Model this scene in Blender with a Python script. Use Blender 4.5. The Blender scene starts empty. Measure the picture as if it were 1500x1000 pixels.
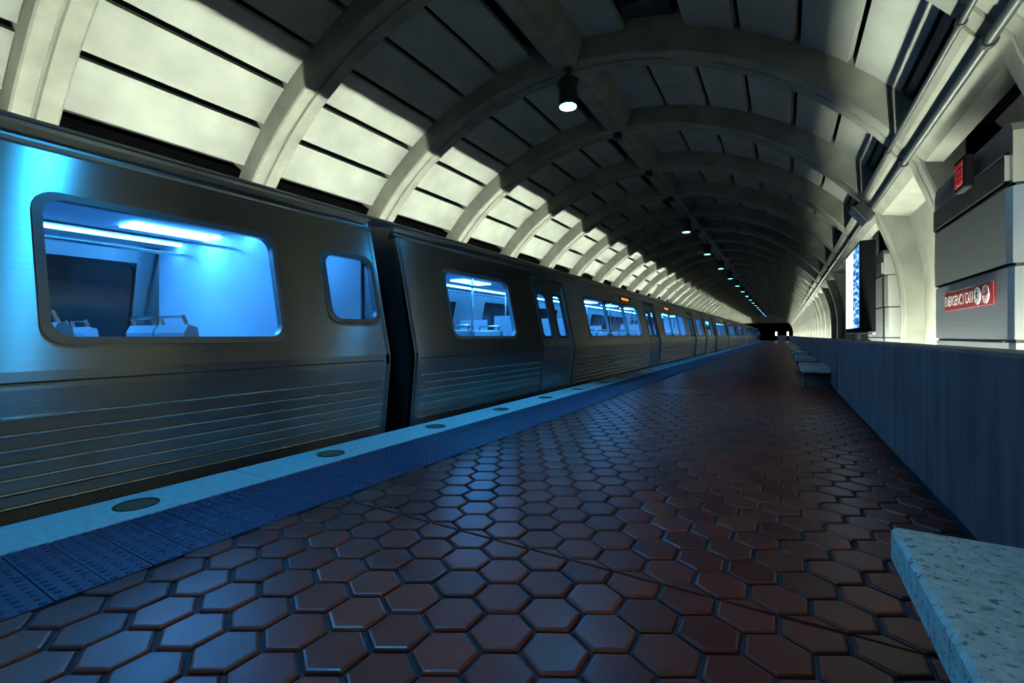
import bpy, math, random
from mathutils import Vector, Matrix
random.seed(7)
S = bpy.context.scene
COL = S.collection
PI = math.pi

# ------------------------------------------------------------------ camera
cam_d = bpy.data.cameras.new('camera')
cam_d.sensor_width = 36.0
cam_d.lens = 16.2
cam_d.shift_y = -0.006
cam_d.clip_start = 0.02
cam_d.clip_end = 300
cam = bpy.data.objects.new('camera', cam_d)
COL.objects.link(cam)
YAW = math.atan(398 / 675)
cam.location = (0, 0, 1.0)
cam.rotation_euler = (PI / 2, 0, YAW)
S.camera = cam

# ------------------------------------------------------------------ world, exposure
w = bpy.data.worlds.new('world'); S.world = w; w.use_nodes = True
w.node_tree.nodes['Background'].inputs[0].default_value = (0.001, 0.002, 0.003, 1)
w.node_tree.nodes['Background'].inputs[1].default_value = 1.0
S.view_settings.view_transform = 'Standard'
S.view_settings.look = 'None'
S.view_settings.exposure = 0.0
S.view_settings.gamma = 1.0
S.view_settings.use_curve_mapping = False
S.cycles.max_bounces = 8
S.cycles.diffuse_bounces = 4
S.cycles.glossy_bounces = 4
S.cycles.sample_clamp_indirect = 4.0

# light levels (radiance of the lamps of the place)
COVE_L = 1500.0        # tubes of the trough above the track
COVE_R = 470.0        # tubes behind the parapet
TRAIN = 12.0          # ceiling strips inside the cars
LAMP_SPOT = 250.0    # watt, the two new downlights near the camera
LAMP_FAR = 3.0      # watt, the weaker ones down the hall
LAMP_DISC = 320.0
COVE_RGB = (0.90, 1.0, 0.80)
BLUE_RGB = (0.05, 0.34, 1.0)
LAMP_RGB = (0.02, 0.42, 1.0)

# ------------------------------------------------------------------ materials
MATS = {}
def nodes(name):
    m = bpy.data.materials.new(name); m.use_nodes = True
    nt = m.node_tree
    b = nt.nodes['Principled BSDF']
    MATS[name] = m
    return m, nt, b

def N(nt, t, **kw):
    n = nt.nodes.new(t)
    for k, v in kw.items(): setattr(n, k, v)
    return n

def noise_mix(nt, b, c1, c2, scale, detail=6, lo=.35, hi=.65, stretch=None, coord='Object'):
    tc = N(nt, 'ShaderNodeTexCoord')
    src = tc.outputs[coord]
    if stretch:
        mp = N(nt, 'ShaderNodeMapping'); mp.inputs['Scale'].default_value = stretch
        nt.links.new(src, mp.inputs[0]); src = mp.outputs[0]
    nz = N(nt, 'ShaderNodeTexNoise'); nz.inputs['Scale'].default_value = scale; nz.inputs['Detail'].default_value = detail
    nt.links.new(src, nz.inputs['Vector'])
    rp = N(nt, 'ShaderNodeValToRGB')
    rp.color_ramp.elements[0].position = lo; rp.color_ramp.elements[0].color = (*c1, 1)
    rp.color_ramp.elements[1].position = hi; rp.color_ramp.elements[1].color = (*c2, 1)
    nt.links.new(nz.outputs[0], rp.inputs[0])
    nt.links.new(rp.outputs[0], b.inputs['Base Color'])
    return src, nz, rp

def bump(nt, b, src, scale, strength, dist=.01, detail=4):
    nz = N(nt, 'ShaderNodeTexNoise'); nz.inputs['Scale'].default_value = scale; nz.inputs['Detail'].default_value = detail
    nt.links.new(src, nz.inputs['Vector'])
    bp = N(nt, 'ShaderNodeBump'); bp.inputs['Strength'].default_value = strength; bp.inputs['Distance'].default_value = dist
    nt.links.new(nz.outputs[0], bp.inputs['Height'])
    nt.links.new(bp.outputs[0], b.inputs['Normal'])

def plain(name, col, rough=.6, metal=0.0, spec=.5, emit=None, estr=0):
    m, nt, b = nodes(name)
    b.inputs['Base Color'].default_value = (*col, 1)
    b.inputs['Roughness'].default_value = rough
    b.inputs['Metallic'].default_value = metal
    b.inputs['Specular IOR Level'].default_value = spec
    if emit:
        b.inputs['Emission Color'].default_value = (*emit, 1)
        b.inputs['Emission Strength'].default_value = estr
    return m

def stone(name, c1, c2, scale=3, rough=.85, stretch=None, bs=90, bst=.15, lo=.35, hi=.65, spec=.3):
    m, nt, b = nodes(name)
    src, nz, rp = noise_mix(nt, b, c1, c2, scale, stretch=stretch, lo=lo, hi=hi)
    b.inputs['Roughness'].default_value = rough
    b.inputs['Specular IOR Level'].default_value = spec
    bump(nt, b, src, bs, bst)
    return m

stone('concrete', (.115, .115, .10), (.175, .175, .15), 2.2, bs=60)
stone('panel_concrete', (.195, .20, .185), (.275, .28, .258), 1.6, bs=40, bst=.08, lo=.3, hi=.7)
stone('parapet_concrete', (.06, .065, .065), (.13, .135, .13), 2.2, stretch=(1, 6, .7), rough=.6, bs=70, bst=.2, spec=.4)
stone('wall_concrete', (.125, .125, .105), (.18, .18, .15), 2.5)
stone('dark_concrete', (.012, .012, .013), (.03, .03, .03), 2)
stone('far_concrete', (.12, .12, .09), (.2, .2, .15), 1.2)
stone('track_ballast', (.012, .012, .012), (.05, .045, .04), 22, bs=30, bst=.8)
stone('grout', (.02, .025, .035), (.045, .05, .06), 12, rough=.8)
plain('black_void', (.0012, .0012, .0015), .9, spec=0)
plain('black_paint', (.012, .012, .014), .45)
plain('black_plastic', (.002, .002, .003), .8, spec=.05)
plain('rubber', (.012, .012, .013), .7)
plain('dark_steel', (.05, .05, .055), .4, .8)
plain('conduit_steel', (.016, .02, .021), .42, .0, spec=.35)
plain('white_paint', (.7, .7, .66), .5)
plain('steel_strip', (.35, .36, .34), .4, .6)
plain('sign_red', (.30, .004, .010), .45)
plain('sign_white', (.56, .56, .52), .5)
plain('sign_black', (.02, .02, .02), .5)
plain('tube_left', (.9, .9, .9), .5, emit=COVE_RGB, estr=COVE_L)
plain('tube_right', (.9, .9, .9), .5, emit=COVE_RGB, estr=COVE_R)
plain('tube_off', (.5, .5, .48), .4)
plain('lamp_disc', (.9, .9, .9), .5, emit=(.03, .42, 1.0), estr=LAMP_DISC)
plain('lamp_disc_weak', (.9, .9, .9), .5, emit=(.09, .45, 1.0), estr=11)
plain('car_light', (.9, .9, .9), .5, emit=(.055, .36, 1.0), estr=TRAIN * 3.0)
plain('car_wall', (.62, .66, .70), .5)
plain('car_ceiling', (.66, .70, .75), .5)
plain('car_floor', (.10, .10, .12), .6)
plain('seat_blue', (.04, .10, .28), .55)
plain('seat_shell', (.45, .48, .52), .4)
plain('pole_chrome', (.8, .8, .8), .18, 1.0)
plain('amber_led', (.3, .1, .02), .5, emit=(1.0, .30, .03), estr=1.6)
plain('red_led', (.3, .02, .02), .5, emit=(1.0, .06, .06), estr=.16)
plain('far_lamp_white', (.9, .9, .9), .5, emit=(.8, .85, 1.0), estr=6)
plain('lens_amber', (.10, .085, .045), .3, spec=.6)
plain('led_black', (.01, .004, .004), .2)

# granite with dark flecks
def granite(name, base1, base2, fleck, fl=.62, rough=.4, scale=70):
    m, nt, b = nodes(name)
    src, nz, rp = noise_mix(nt, b, base1, base2, 25, lo=.3, hi=.7)
    n2 = N(nt, 'ShaderNodeTexNoise'); n2.inputs['Scale'].default_value = scale; n2.inputs['Detail'].default_value = 12; n2.inputs['Roughness'].default_value = .72
    nt.links.new(src, n2.inputs['Vector'])
    r2 = N(nt, 'ShaderNodeValToRGB'); r2.color_ramp.elements[0].position = fl - .06; r2.color_ramp.elements[1].position = fl
    nt.links.new(n2.outputs[0], r2.inputs[0])
    mx = N(nt, 'ShaderNodeMixRGB'); mx.inputs[2].default_value = (*fleck, 1)
    nt.links.new(r2.outputs[0], mx.inputs[0]); nt.links.new(rp.outputs[0], mx.inputs[1])
    nt.links.new(mx.outputs[0], b.inputs['Base Color'])
    b.inputs['Roughness'].default_value = rough
    bump(nt, b, src, 180, .12)
    return m
granite('bench_granite', (.48, .52, .42), (.70, .73, .62), (.13, .15, .13), .60, .5, 42)
granite('edge_granite', (.40, .42, .42), (.58, .60, .58), (.2, .22, .22), .6, .6, 160)

# glazed clay tiles: colour varies from tile to tile
def clay(name, attr):
    m, nt, b = nodes(name)
    if attr:
        a = N(nt, 'ShaderNodeAttribute'); a.attribute_name = 'tint'; out = a.outputs['Fac']
    else:
        a = N(nt, 'ShaderNodeObjectInfo'); out = a.outputs['Random']
    rp = N(nt, 'ShaderNodeValToRGB')
    e = rp.color_ramp.elements
    e[0].position = 0; e[0].color = (.105, .018, .011, 1)
    e[1].position = 1; e[1].color = (.20, .040, .022, 1)
    x = e.new(.5); x.color = (.15, .028, .017, 1)
    nt.links.new(out, rp.inputs[0])
    tc = N(nt, 'ShaderNodeTexCoord')
    nz = N(nt, 'ShaderNodeTexNoise'); nz.inputs['Scale'].default_value = 9; nz.inputs['Detail'].default_value = 3
    geo = N(nt, 'ShaderNodeNewGeometry')
    nt.links.new(geo.outputs['Position'], nz.inputs['Vector'])
    mr = N(nt, 'ShaderNodeMapRange'); mr.inputs[3].default_value = .86; mr.inputs[4].default_value = 1.14
    nt.links.new(nz.outputs[0], mr.inputs[0])
    mx = N(nt, 'ShaderNodeMixRGB', blend_type='MULTIPLY'); mx.inputs[0].default_value = 1
    nt.links.new(rp.outputs[0], mx.inputs[1]); nt.links.new(mr.outputs[0], mx.inputs[2])
    nt.links.new(mx.outputs[0], b.inputs['Base Color'])
    r2 = N(nt, 'ShaderNodeMapRange'); r2.inputs[3].default_value = .27; r2.inputs[4].default_value = .40
    nt.links.new(nz.outputs[0], r2.inputs[0]); nt.links.new(r2.outputs[0], b.inputs['Roughness'])
    b.inputs['Specular IOR Level'].default_value = .38
    n3 = N(nt, 'ShaderNodeTexNoise'); n3.inputs['Scale'].default_value = 120
    nt.links.new(geo.outputs['Position'], n3.inputs['Vector'])
    bp = N(nt, 'ShaderNodeBump'); bp.inputs['Strength'].default_value = .12; bp.inputs['Distance'].default_value = .004
    nt.links.new(n3.outputs[0], bp.inputs['Height']); nt.links.new(bp.outputs[0], b.inputs['Normal'])
clay('clay_tile', False); clay('clay_tile_rest', True)
plain('tactile_blue', (.025, .036, .085), .42)

def brushed(name, col, rough, aniso, tang=(0, 0, 1), streak=(30, .4, 60)):
    m, nt, b = nodes(name)
    b.inputs['Metallic'].default_value = 1
    src, nz, rp = noise_mix(nt, b, tuple(c * .85 for c in col), col, 4, stretch=streak, lo=.3, hi=.7)
    b.inputs['Roughness'].default_value = rough
    b.inputs['Anisotropic'].default_value = aniso
    cv = N(nt, 'ShaderNodeCombineXYZ')
    for i in range(3): cv.inputs[i].default_value = tang[i]
    nt.links.new(cv.outputs[0], b.inputs['Tangent'])
brushed('car_steel', (.38, .38, .355), .30, 1.0)
brushed('frame_steel', (.22, .22, .22), .35, .0)
brushed('ridge_steel', (.60, .60, .58), .22, .0)
brushed('car_roof', (.30, .31, .32), .45, .3)
brushed('cabinet_steel', (.46, .47, .46), .36, .5)
brushed('door_steel', (.40, .41, .41), .36, .6)

def glass(name, tint, refl=.9):
    m = bpy.data.materials.new(name); m.use_nodes = True; nt = m.node_tree
    nt.nodes.clear()
    o = N(nt, 'ShaderNodeOutputMaterial'); mx = N(nt, 'ShaderNodeMixShader')
    t = N(nt, 'ShaderNodeBsdfTransparent'); t.inputs[0].default_value = (*tint, 1)
    g = N(nt, 'ShaderNodeBsdfGlossy'); g.inputs['Roughness'].default_value = .03
    lw = N(nt, 'ShaderNodeLayerWeight'); lw.inputs[0].default_value = .5
    pw = N(nt, 'ShaderNodeMath', operation='POWER'); pw.inputs[1].default_value = 4.5
    nt.links.new(lw.outputs['Facing'], pw.inputs[0])
    fr = N(nt, 'ShaderNodeMapRange'); fr.inputs[3].default_value = .05; fr.inputs[4].default_value = .9
    nt.links.new(pw.outputs[0], fr.inputs[0])
    nt.links.new(fr.outputs[0], mx.inputs[0]); nt.links.new(t.outputs[0], mx.inputs[1]); nt.links.new(g.outputs[0], mx.inputs[2])
    nt.links.new(mx.outputs[0], o.inputs[0]); MATS[name] = m
glass('window_glass', (.80, .88, .92))

# advertising screen picture: pale field with darker blotches and a blue column of lines
def screen_mat():
    m, nt, b = nodes('screen_picture')
    tc = N(nt, 'ShaderNodeTexCoord'); sp = N(nt, 'ShaderNodeSeparateXYZ')
    nt.links.new(tc.outputs['Generated'], sp.inputs[0])
    nz = N(nt, 'ShaderNodeTexNoise'); nz.inputs['Scale'].default_value = 7; nz.inputs['Detail'].default_value = 5
    nt.links.new(tc.outputs['Generated'], nz.inputs['Vector'])
    r1 = N(nt, 'ShaderNodeValToRGB')
    r1.color_ramp.elements[0].position = .27; r1.color_ramp.elements[0].color = (.03, .12, .45, 1)
    r1.color_ramp.elements[1].position = .42; r1.color_ramp.elements[1].color = (.55, .80, 1, 1)
    nt.links.new(nz.outputs[0], r1.inputs[0])
    mp = N(nt, 'ShaderNodeMapping'); mp.inputs['Scale'].default_value = (1, 2, 11)
    nt.links.new(tc.outputs['Generated'], mp.inputs[0])
    n2 = N(nt, 'ShaderNodeTexNoise'); n2.inputs['Scale'].default_value = 2.2
    nt.links.new(mp.outputs[0], n2.inputs['Vector'])
    r2 = N(nt, 'ShaderNodeValToRGB')
    r2.color_ramp.elements[0].position = .45; r2.color_ramp.elements[0].color = (.004, .05, .22, 1)
    r2.color_ramp.elements[1].position = .62; r2.color_ramp.elements[1].color = (.25, .6, 1, 1)
    nt.links.new(n2.outputs[0], r2.inputs[0])
    lt = N(nt, 'ShaderNodeMath', operation='LESS_THAN'); lt.inputs[1].default_value = .40
    nt.links.new(sp.outputs['Y'], lt.inputs[0])
    mx = N(nt, 'ShaderNodeMixRGB'); nt.links.new(lt.outputs[0], mx.inputs[0])
    nt.links.new(r1.outputs[0], mx.inputs[1]); nt.links.new(r2.outputs[0], mx.inputs[2])
    b.inputs['Base Color'].default_value = (.01, .01, .01, 1)
    nt.links.new(mx.outputs[0], b.inputs['Emission Color']); b.inputs['Emission Strength'].default_value = 2.2
screen_mat()

# ------------------------------------------------------------------ mesh helpers
class MB:
    def __init__(s): s.v = []; s.f = []; s.m = []
    def add(s, vs, fs):
        o = len(s.v); s.v += [tuple(p) for p in vs]; s.f += [tuple(i + o for i in q) for q in fs]; return s
    def box(s, x0, x1, y0, y1, z0, z1):
        v = [(x, y, z) for z in (z0, z1) for y in (y0, y1) for x in (x0, x1)]
        return s.add(v, [(0, 2, 3, 1), (4, 5, 7, 6), (0, 1, 5, 4), (2, 6, 7, 3), (0, 4, 6, 2), (1, 3, 7, 5)])
    def cbox(s, x0, x1, y0, y1, z0, z1, c):          # box with chamfered edges round the top and corners
        ring = lambda i, z: [(x0 + i, y0 + c, z), (x0 + c, y0 + i, z), (x1 - c, y0 + i, z), (x1 - i, y0 + c, z),
                             (x1 - i, y1 - c, z), (x1 - c, y1 - i, z), (x0 + c, y1 - i, z), (x0 + i, y1 - c, z)]
        v = ring(c * .9, z0) + ring(0, z0 + c) + ring(0, z1 - c) + ring(c * .9, z1)
        f = [tuple(reversed(range(8))), tuple(range(24, 32))]
        for k in range(3):
            for i in range(8):
                j = (i + 1) % 8; f.append((k * 8 + i, k * 8 + j, k * 8 + 8 + j, k * 8 + 8 + i))
        return s.add(v, f)
    def prism_y(s, prof, y0, y1):                     # closed (x,z) outline extruded along y
        n = len(prof)
        v = [(x, y0, z) for x, z in prof] + [(x, y1, z) for x, z in prof]
        f = [tuple(range(n)), tuple(reversed(range(n, 2 * n)))]
        for i in range(n): j = (i + 1) % n; f.append((i, n + i, n + j, j))
        return s.add(v, f)
    def prism_z(s, poly, z0, z1):
        n = len(poly)
        v = [(x, y, z0) for x, y in poly] + [(x, y, z1) for x, y in poly]
        f = [tuple(reversed(range(n))), tuple(range(n, 2 * n))]
        for i in range(n): j = (i + 1) % n; f.append((i, j, n + j, n + i))
        return s.add(v, f)
    def prism_x(s, poly, x0, x1):                     # closed (y,z) outline extruded along x
        n = len(poly)
        v = [(x0, y, z) for y, z in poly] + [(x1, y, z) for y, z in poly]
        f = [tuple(reversed(range(n))), tuple(range(n, 2 * n))]
        for i in range(n): j = (i + 1) % n; f.append((i, j, n + j, n + i))
        return s.add(v, f)
    def tube(s, pts, r, n=10, caps=True):
        pts = [Vector(p) for p in pts]; base = len(s.v); m = len(pts)
        up = None
        for i, p in enumerate(pts):
            t = (pts[min(i + 1, m - 1)] - pts[max(i - 1, 0)]).normalized()
            if up is None:
                up = Vector((0, 0, 1)) if abs(t.z) < .9 else Vector((1, 0, 0))
            a = t.cross(up).normalized(); b2 = a.cross(t).normalized(); up = b2
            for k in range(n):
                q = 2 * PI * k / n; s.v.append(tuple(p + (a * math.cos(q) + b2 * math.sin(q)) * r))
        for i in range(m - 1):
            for k in range(n):
                l = (k + 1) % n
                s.f.append((base + i * n + k, base + i * n + l, base + (i + 1) * n + l, base + (i + 1) * n + k))
        if caps:
            s.f.append(tuple(base + k for k in reversed(range(n))))
            s.f.append(tuple(base + (m - 1) * n + k for k in range(n)))
        return s
    def lathe(s, prof, c=(0, 0, 0), n=20):            # (r,z) outline about z
        base = len(s.v); m = len(prof)
        for r, z in prof:
            for k in range(n):
                q = 2 * PI * k / n; s.v.append((c[0] + r * math.cos(q), c[1] + r * math.sin(q), c[2] + z))
        for i in range(m - 1):
            for k in range(n):
                l = (k + 1) % n
                s.f.append((base + i * n + k, base + i * n + l, base + (i + 1) * n + l, base + (i + 1) * n + k))
        s.f.append(tuple(base + k for k in reversed(range(n))))
        s.f.append(tuple(base + (m - 1) * n + k for k in range(n)))
        return s
    def mesh(s, name, mat, smooth=False, keep=False):
        me = bpy.data.meshes.new(name); me.from_pydata(s.v, [], s.f); me.update()
        me.materials.append(MATS[mat])
        import bmesh
        bm = bmesh.new() if not keep else None
        if bm is None: return me
        bm.from_mesh(me); bmesh.ops.recalc_face_normals(bm, faces=bm.faces); bm.to_mesh(me); bm.free()
        if smooth:
            me.polygons.foreach_set('use_smooth', [True] * len(me.polygons))
            try: me.set_sharp_from_angle(angle=math.radians(32))
            except Exception: pass
        return me
    def build(s, name, mat, parent=None, smooth=False):
        return link(name, s.mesh(name, mat, smooth), parent)

def link(name, data, parent=None):
    o = bpy.data.objects.new(name, data); COL.objects.link(o)
    if parent: o.parent = parent
    return o
def empty(name, loc=(0, 0, 0)):
    o = bpy.data.objects.new(name, None); COL.objects.link(o); o.location = loc; o.empty_display_size = .2
    return o
def tag(o, label, cat=None, group=None, kind=None):
    if label: o['label'] = label
    if cat: o['category'] = cat
    if group: o['group'] = group
    if kind: o['kind'] = kind
    return o
def structure(o, label, cat):
    return tag(o, label, cat, kind='structure')
def copy_tree(o, parent=None):
    c = o.copy(); COL.objects.link(c); c.parent = parent
    for ch in list(o.children): copy_tree(ch, c)
    return c
ORD = ['nearest', 'second', 'third', 'fourth', 'fifth', 'sixth', 'seventh', 'eighth', 'ninth', 'tenth', 'eleventh', 'twelfth',
       'thirteenth', 'fourteenth', 'fifteenth', 'sixteenth', 'seventeenth', 'eighteenth', 'nineteenth', 'twentieth', 'twenty-first', 'twenty-second']

# ------------------------------------------------------------------ measured layout (metres)
CX, CZ, R, RP = -2.73, .09, 4.72, 5.03     # vault centre, rib soffit radius, panel radius
BAY, RW = 2.33, .36                        # rib spacing and rib width
RIBS = [6.0 + BAY * k for k in range(-4, 40)]
YB, YE = RIBS[0] - 1.5, RIBS[-1] + RW      # ends of the vault
XP, XT, XG, XE = .762, -2.36, -3.06, -3.52 # parapet face, tile / tactile / granite / platform edge
def on_circle(rho, r):                     # point of the circle seen from the eye line (x=0, z=1) along x/(z-1)=rho
    a = rho * rho + 1; b = -2 * rho * CX + 2 * (1 - CZ); c = CX * CX + (1 - CZ) ** 2 - r * r
    t = (-b + math.sqrt(b * b - 4 * a * c)) / (2 * a)
    return rho * t, 1 + t
def ang(rho, r=RP):
    x, z = on_circle(rho, r); return math.atan2(z - CZ, x - CX)
def polar(r, q): return CX + r * math.cos(q), CZ + r * math.sin(q)

# ================================================================== structure: vault
shell = MB()
qs = [PI + .24 - (PI + .24 - .52) * i / 40 for i in range(41)]
for i in range(40):
    for (ra, rb) in ((5.30, 5.45),):
        a, b = polar(ra, qs[i]), polar(ra, qs[i + 1]); c, d = polar(rb, qs[i + 1]), polar(rb, qs[i])
        shell.prism_y([a, b, c, d], YB, YE)
ceiling = structure(shell.build('ceiling', 'dark_concrete'), 'ribbed concrete barrel vault with panels over track and platform', 'ceiling')

# ribs: cross-section swept round the vault and down the right leg
path = []
for i in range(49):
    q = PI + .23 - (PI + .23 - .60) * i / 48
    path.append((polar(R, q), (math.cos(q), math.sin(q))))
leg = [(1.19, 2.66), (1.262, 2.46), (1.325, 2.25), (1.378, 2.06), (1.418, 1.86), (1.445, 1.65), (1.458, 1.44), (1.46, 1.2), (1.46, .9), (1.46, -.06)]
for i, p in enumerate(leg):
    a = leg[max(i - 1, 0)]; b = leg[min(i + 1, len(leg) - 1)]
    tx, tz = b[0] - a[0], b[1] - a[1]; l = math.hypot(tx, tz)
    path.append((p, (-tz / l, tx / l)))
sec = [(0, .55), (0, .02), (.018, 0), (.145, 0), (.158, .03), (.178, .03), (.190, 0), (.342, 0), (RW, .02), (RW, .55)]
rb = MB(); n = len(sec)
for ip, (p, nn) in enumerate(path):
    kd = 1 if ip < 51 else .62                 # the legs are shallower than the vault ribs
    for (y, d) in sec: rb.v.append((p[0] + nn[0] * d * kd, y, p[1] + nn[1] * d * kd))
for i in range(len(path) - 1):
    for k in range(n - 1):
        rb.f.append((i * n + k, i * n + k + 1, (i + 1) * n + k + 1, (i + 1) * n + k))
rib_me = rb.mesh('rib', 'concrete', True)
for y in RIBS:
    o = link('rib', rib_me, ceiling); o.location.y = y

# vault panels
gapsL = [-2.74, -2.153, -1.723, -1.411, -1.159, -.946, -.785]
gapsR = [-.5876, -.442, -.284, -.131, .038, .214, .413]
panels = []
def panel_mesh(ra, rb_, first, last):
    q0, q1 = ang(ra), ang(rb_)
    g = .042 / RP
    q0 -= 0 if first else g
    q1 += 0 if last else g
    m = MB(); prof = []
    K = 4
    for i in range(K + 1): prof.append(polar(RP, q0 + (q1 - q0) * i / K))
    for i in range(K, -1, -1): prof.append(polar(RP + .07, q0 + (q1 - q0) * i / K))
    y0, y1 = RW + .022, BAY - .004
    inner = prof[:K + 1]; outer = prof[K + 1:]
    # bevelled edge: the face set 12 mm proud of its rim
    n2 = len(prof)
    m.prism_y(prof, y0, y1)
    return m.mesh('panel', 'panel_concrete', True)
cols = []
for gl in (gapsL, gapsR):
    for i in range(6): cols.append((panel_mesh(gl[i], gl[i + 1], i == 0, i == 5), gl is gapsR and i == 1))
rest = MB(); count = 0
order = sorted(RIBS[:-1], key=lambda y: (y < -2, y))
for y in order:
    for me, slot in cols:
        if slot and abs(y - 3.67) < .1: continue            # service opening above the track side of the ridge
        if count < 300:
            o = link('panel', me, ceiling); o.location.y = y; count += 1
        else:
            rest.add([(v.co.x, v.co.y + y, v.co.z) for v in me.vertices], [tuple(p.vertices) for p in me.polygons])
o = rest.build('panel_rows', 'panel_concrete', ceiling); tag(o, None, kind='stuff')

# clips between panel and rib: small white tabs on the track side
clip = MB()
for rho in (-1.93, -1.57):
    x, z = on_circle(rho, RP + .01)
    clip.box(x - .03, x + .03, RW - .01, RW + .03, z - .012, z + .012)
cm = clip.mesh('panel_clip', 'white_paint')
for y in RIBS[1:16]:
    o = link('panel_clip', cm, ceiling); o.location.y = y

# service opening with a dark linear diffuser
op = MB()
pa, pb = on_circle(-.43, RP + .14), on_circle(-.296, RP + .14)
op.prism_y([pa, pb, (pb[0], pb[1] + .04), (pa[0], pa[1] + .04)], 3.67 + RW, 3.67 + BAY)
op.build('recess_board', 'dark_concrete', ceiling)
op = MB(); px, pz = on_circle(-.36, RP + .08)
op.box(px - .28, px + .28, 5.55, 5.62, pz - .02, pz + .06); op.build('slot_diffuser', 'black_paint', ceiling)

# ridge beam between ribs
rg = MB(); rg2 = MB()
qa, qb = ang(-.738, R), ang(-.655, R)
prof = [polar(R + .05, qa + .012), polar(R + .01, qa), polar(R + .01, qa - .035), polar(R + .03, qa - .04), polar(R + .03, qb + .028), polar(R + .01, qb + .022), polar(R + .01, qb), polar(R + .40, qb - .025), polar(R + .40, qa + .03)]
rg.prism_y(prof, RW - .01, BAY + .01); rm = rg.mesh('ridge_beam', 'concrete')
for y in RIBS[:-1]:
    o = link('ridge_beam', rm, ceiling); o.location.y = y
# edge beam over the right wall, one length per bay
eb = MB()
eb.prism_y([(.985, 2.985), (1.02, 2.925), (1.085, 2.855), (1.105, 2.85), (1.205, 2.715), (1.52, 2.655), (1.62, 2.9), (1.5, 3.3), (1.12, 3.2)], RW - .01, BAY + .01)
em = eb.mesh('edge_beam', 'concrete')
en = MB()
en.prism_y([(.985, 2.985), (1.02, 2.925), (1.085, 2.855), (1.105, 2.85), (1.205, 2.715), (1.34, 2.69), (1.36, 3.2), (1.12, 3.2)], RW - .01, BAY + .01)
enm = en.mesh('edge_beam', 'concrete')
NICHE = [3.67, 8.33]
for y in RIBS[:-1]:
    o = link('edge_beam', enm if min(abs(y - q) for q in NICHE) < .1 else em, ceiling); o.location.y = y
tr = MB(); a = on_circle(.43, RP); tr.prism_y([(a[0], a[1]), (a[0] + .05, a[1] - .06), (a[0] + .09, a[1] - .02), (a[0] + .04, a[1] + .06)], RW, BAY)
tm = tr.mesh('cable_tray', 'black_paint')
for y in RIBS[:-1]:
    o = link('cable_tray', tm, ceiling); o.location.y = y

# end wall of the vault, with the dark tunnel mouth under it
ew = MB(); ring = [polar(5.3, PI + .1 - (PI + .1 - .5) * i / 30) for i in range(31)]
top = [p for p in ring if p[1] > 3.05]
pts = [(top[0][0] - .2, 3.05)] + top + [(top[-1][0] + .8, 3.05)]
ew.prism_y(pts, YE, YE + .4)
end = structure(ew.build('wall_end', 'far_concrete'), 'plain concrete end wall above the dark tunnel mouth', 'wall')
tw = MB(); tw.box(-9, 4, YE + 14, YE + 14.3, -1.5, 4.5).box(-9, 4, YE, YE + 14, 3.05, 3.3).box(-9, -8.6, YE, YE + 14, -1.5, 3.1).box(3.6, 4, YE, YE + 14, -1.5, 3.1)
structure(tw.build('wall_tunnel', 'black_void'), 'black tunnel mouth at the far end of the platform', 'wall')
bw = MB(); bw.box(-9, 4, YB - .3, YB, -1.5, 5.8)
structure(bw.build('wall_back', 'dark_concrete'), 'dark wall closing the hall behind the viewer', 'wall')

# left wall behind the train and the black ledge under the panels
lw = MB()
pl = [polar(5.06, PI + .235), polar(5.06, PI - .1), polar(5.06, PI - .3)]
b0 = on_circle(-2.80, 5.06); b1 = on_circle(-3.12, 4.80)
lw.prism_y([(-7.62, -1.15), (-7.66, .2), (-7.55, 1.4), (-7.2, 2.4), (-7.0, 2.9), (-7.4, 3.1), (-8.1, 1.2), (-8.1, -1.15)], YB, YE)
wl = structure(lw.build('wall_left', 'concrete'), 'dark track wall behind the train', 'wall')
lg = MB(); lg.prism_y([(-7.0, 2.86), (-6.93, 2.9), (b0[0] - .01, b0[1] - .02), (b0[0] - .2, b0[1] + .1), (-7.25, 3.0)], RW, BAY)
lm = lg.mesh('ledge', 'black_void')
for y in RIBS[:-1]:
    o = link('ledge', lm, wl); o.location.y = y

# right wall: lit back wall bay by bay, open niches where the cabinets stand
NICHE = [3.67, 8.33]
wr = MB()
prof = [(1.50, 2.68), (1.57, 2.4), (1.64, 2.0), (1.67, 1.6), (1.67, -.06), (1.9, -.06), (1.9, 2.68)]
wr.box(1.9, 2.0, YB, 3.5, -.06, 3.2)
wall_r = structure(wr.build('wall_right', 'wall_concrete'), 'concrete side wall behind the parapet with curved rib legs', 'wall')
wb = MB(); wb.prism_y(prof, RW - .01, BAY + .01); wm = wb.mesh('wall_panel', 'wall_concrete', True)
for y in RIBS[:-1]:
    if y > 10 or min(abs(y - q) for q in NICHE) < .1: continue
    o = link('wall_panel', wm, wall_r); o.location.y = y
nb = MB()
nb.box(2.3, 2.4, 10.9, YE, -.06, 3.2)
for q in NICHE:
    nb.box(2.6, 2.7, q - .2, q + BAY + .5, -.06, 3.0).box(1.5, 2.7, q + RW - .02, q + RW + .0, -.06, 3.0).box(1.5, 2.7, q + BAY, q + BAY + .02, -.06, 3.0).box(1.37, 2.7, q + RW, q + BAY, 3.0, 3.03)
nb.build('niche_lining', 'black_void', wall_r)

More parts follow.
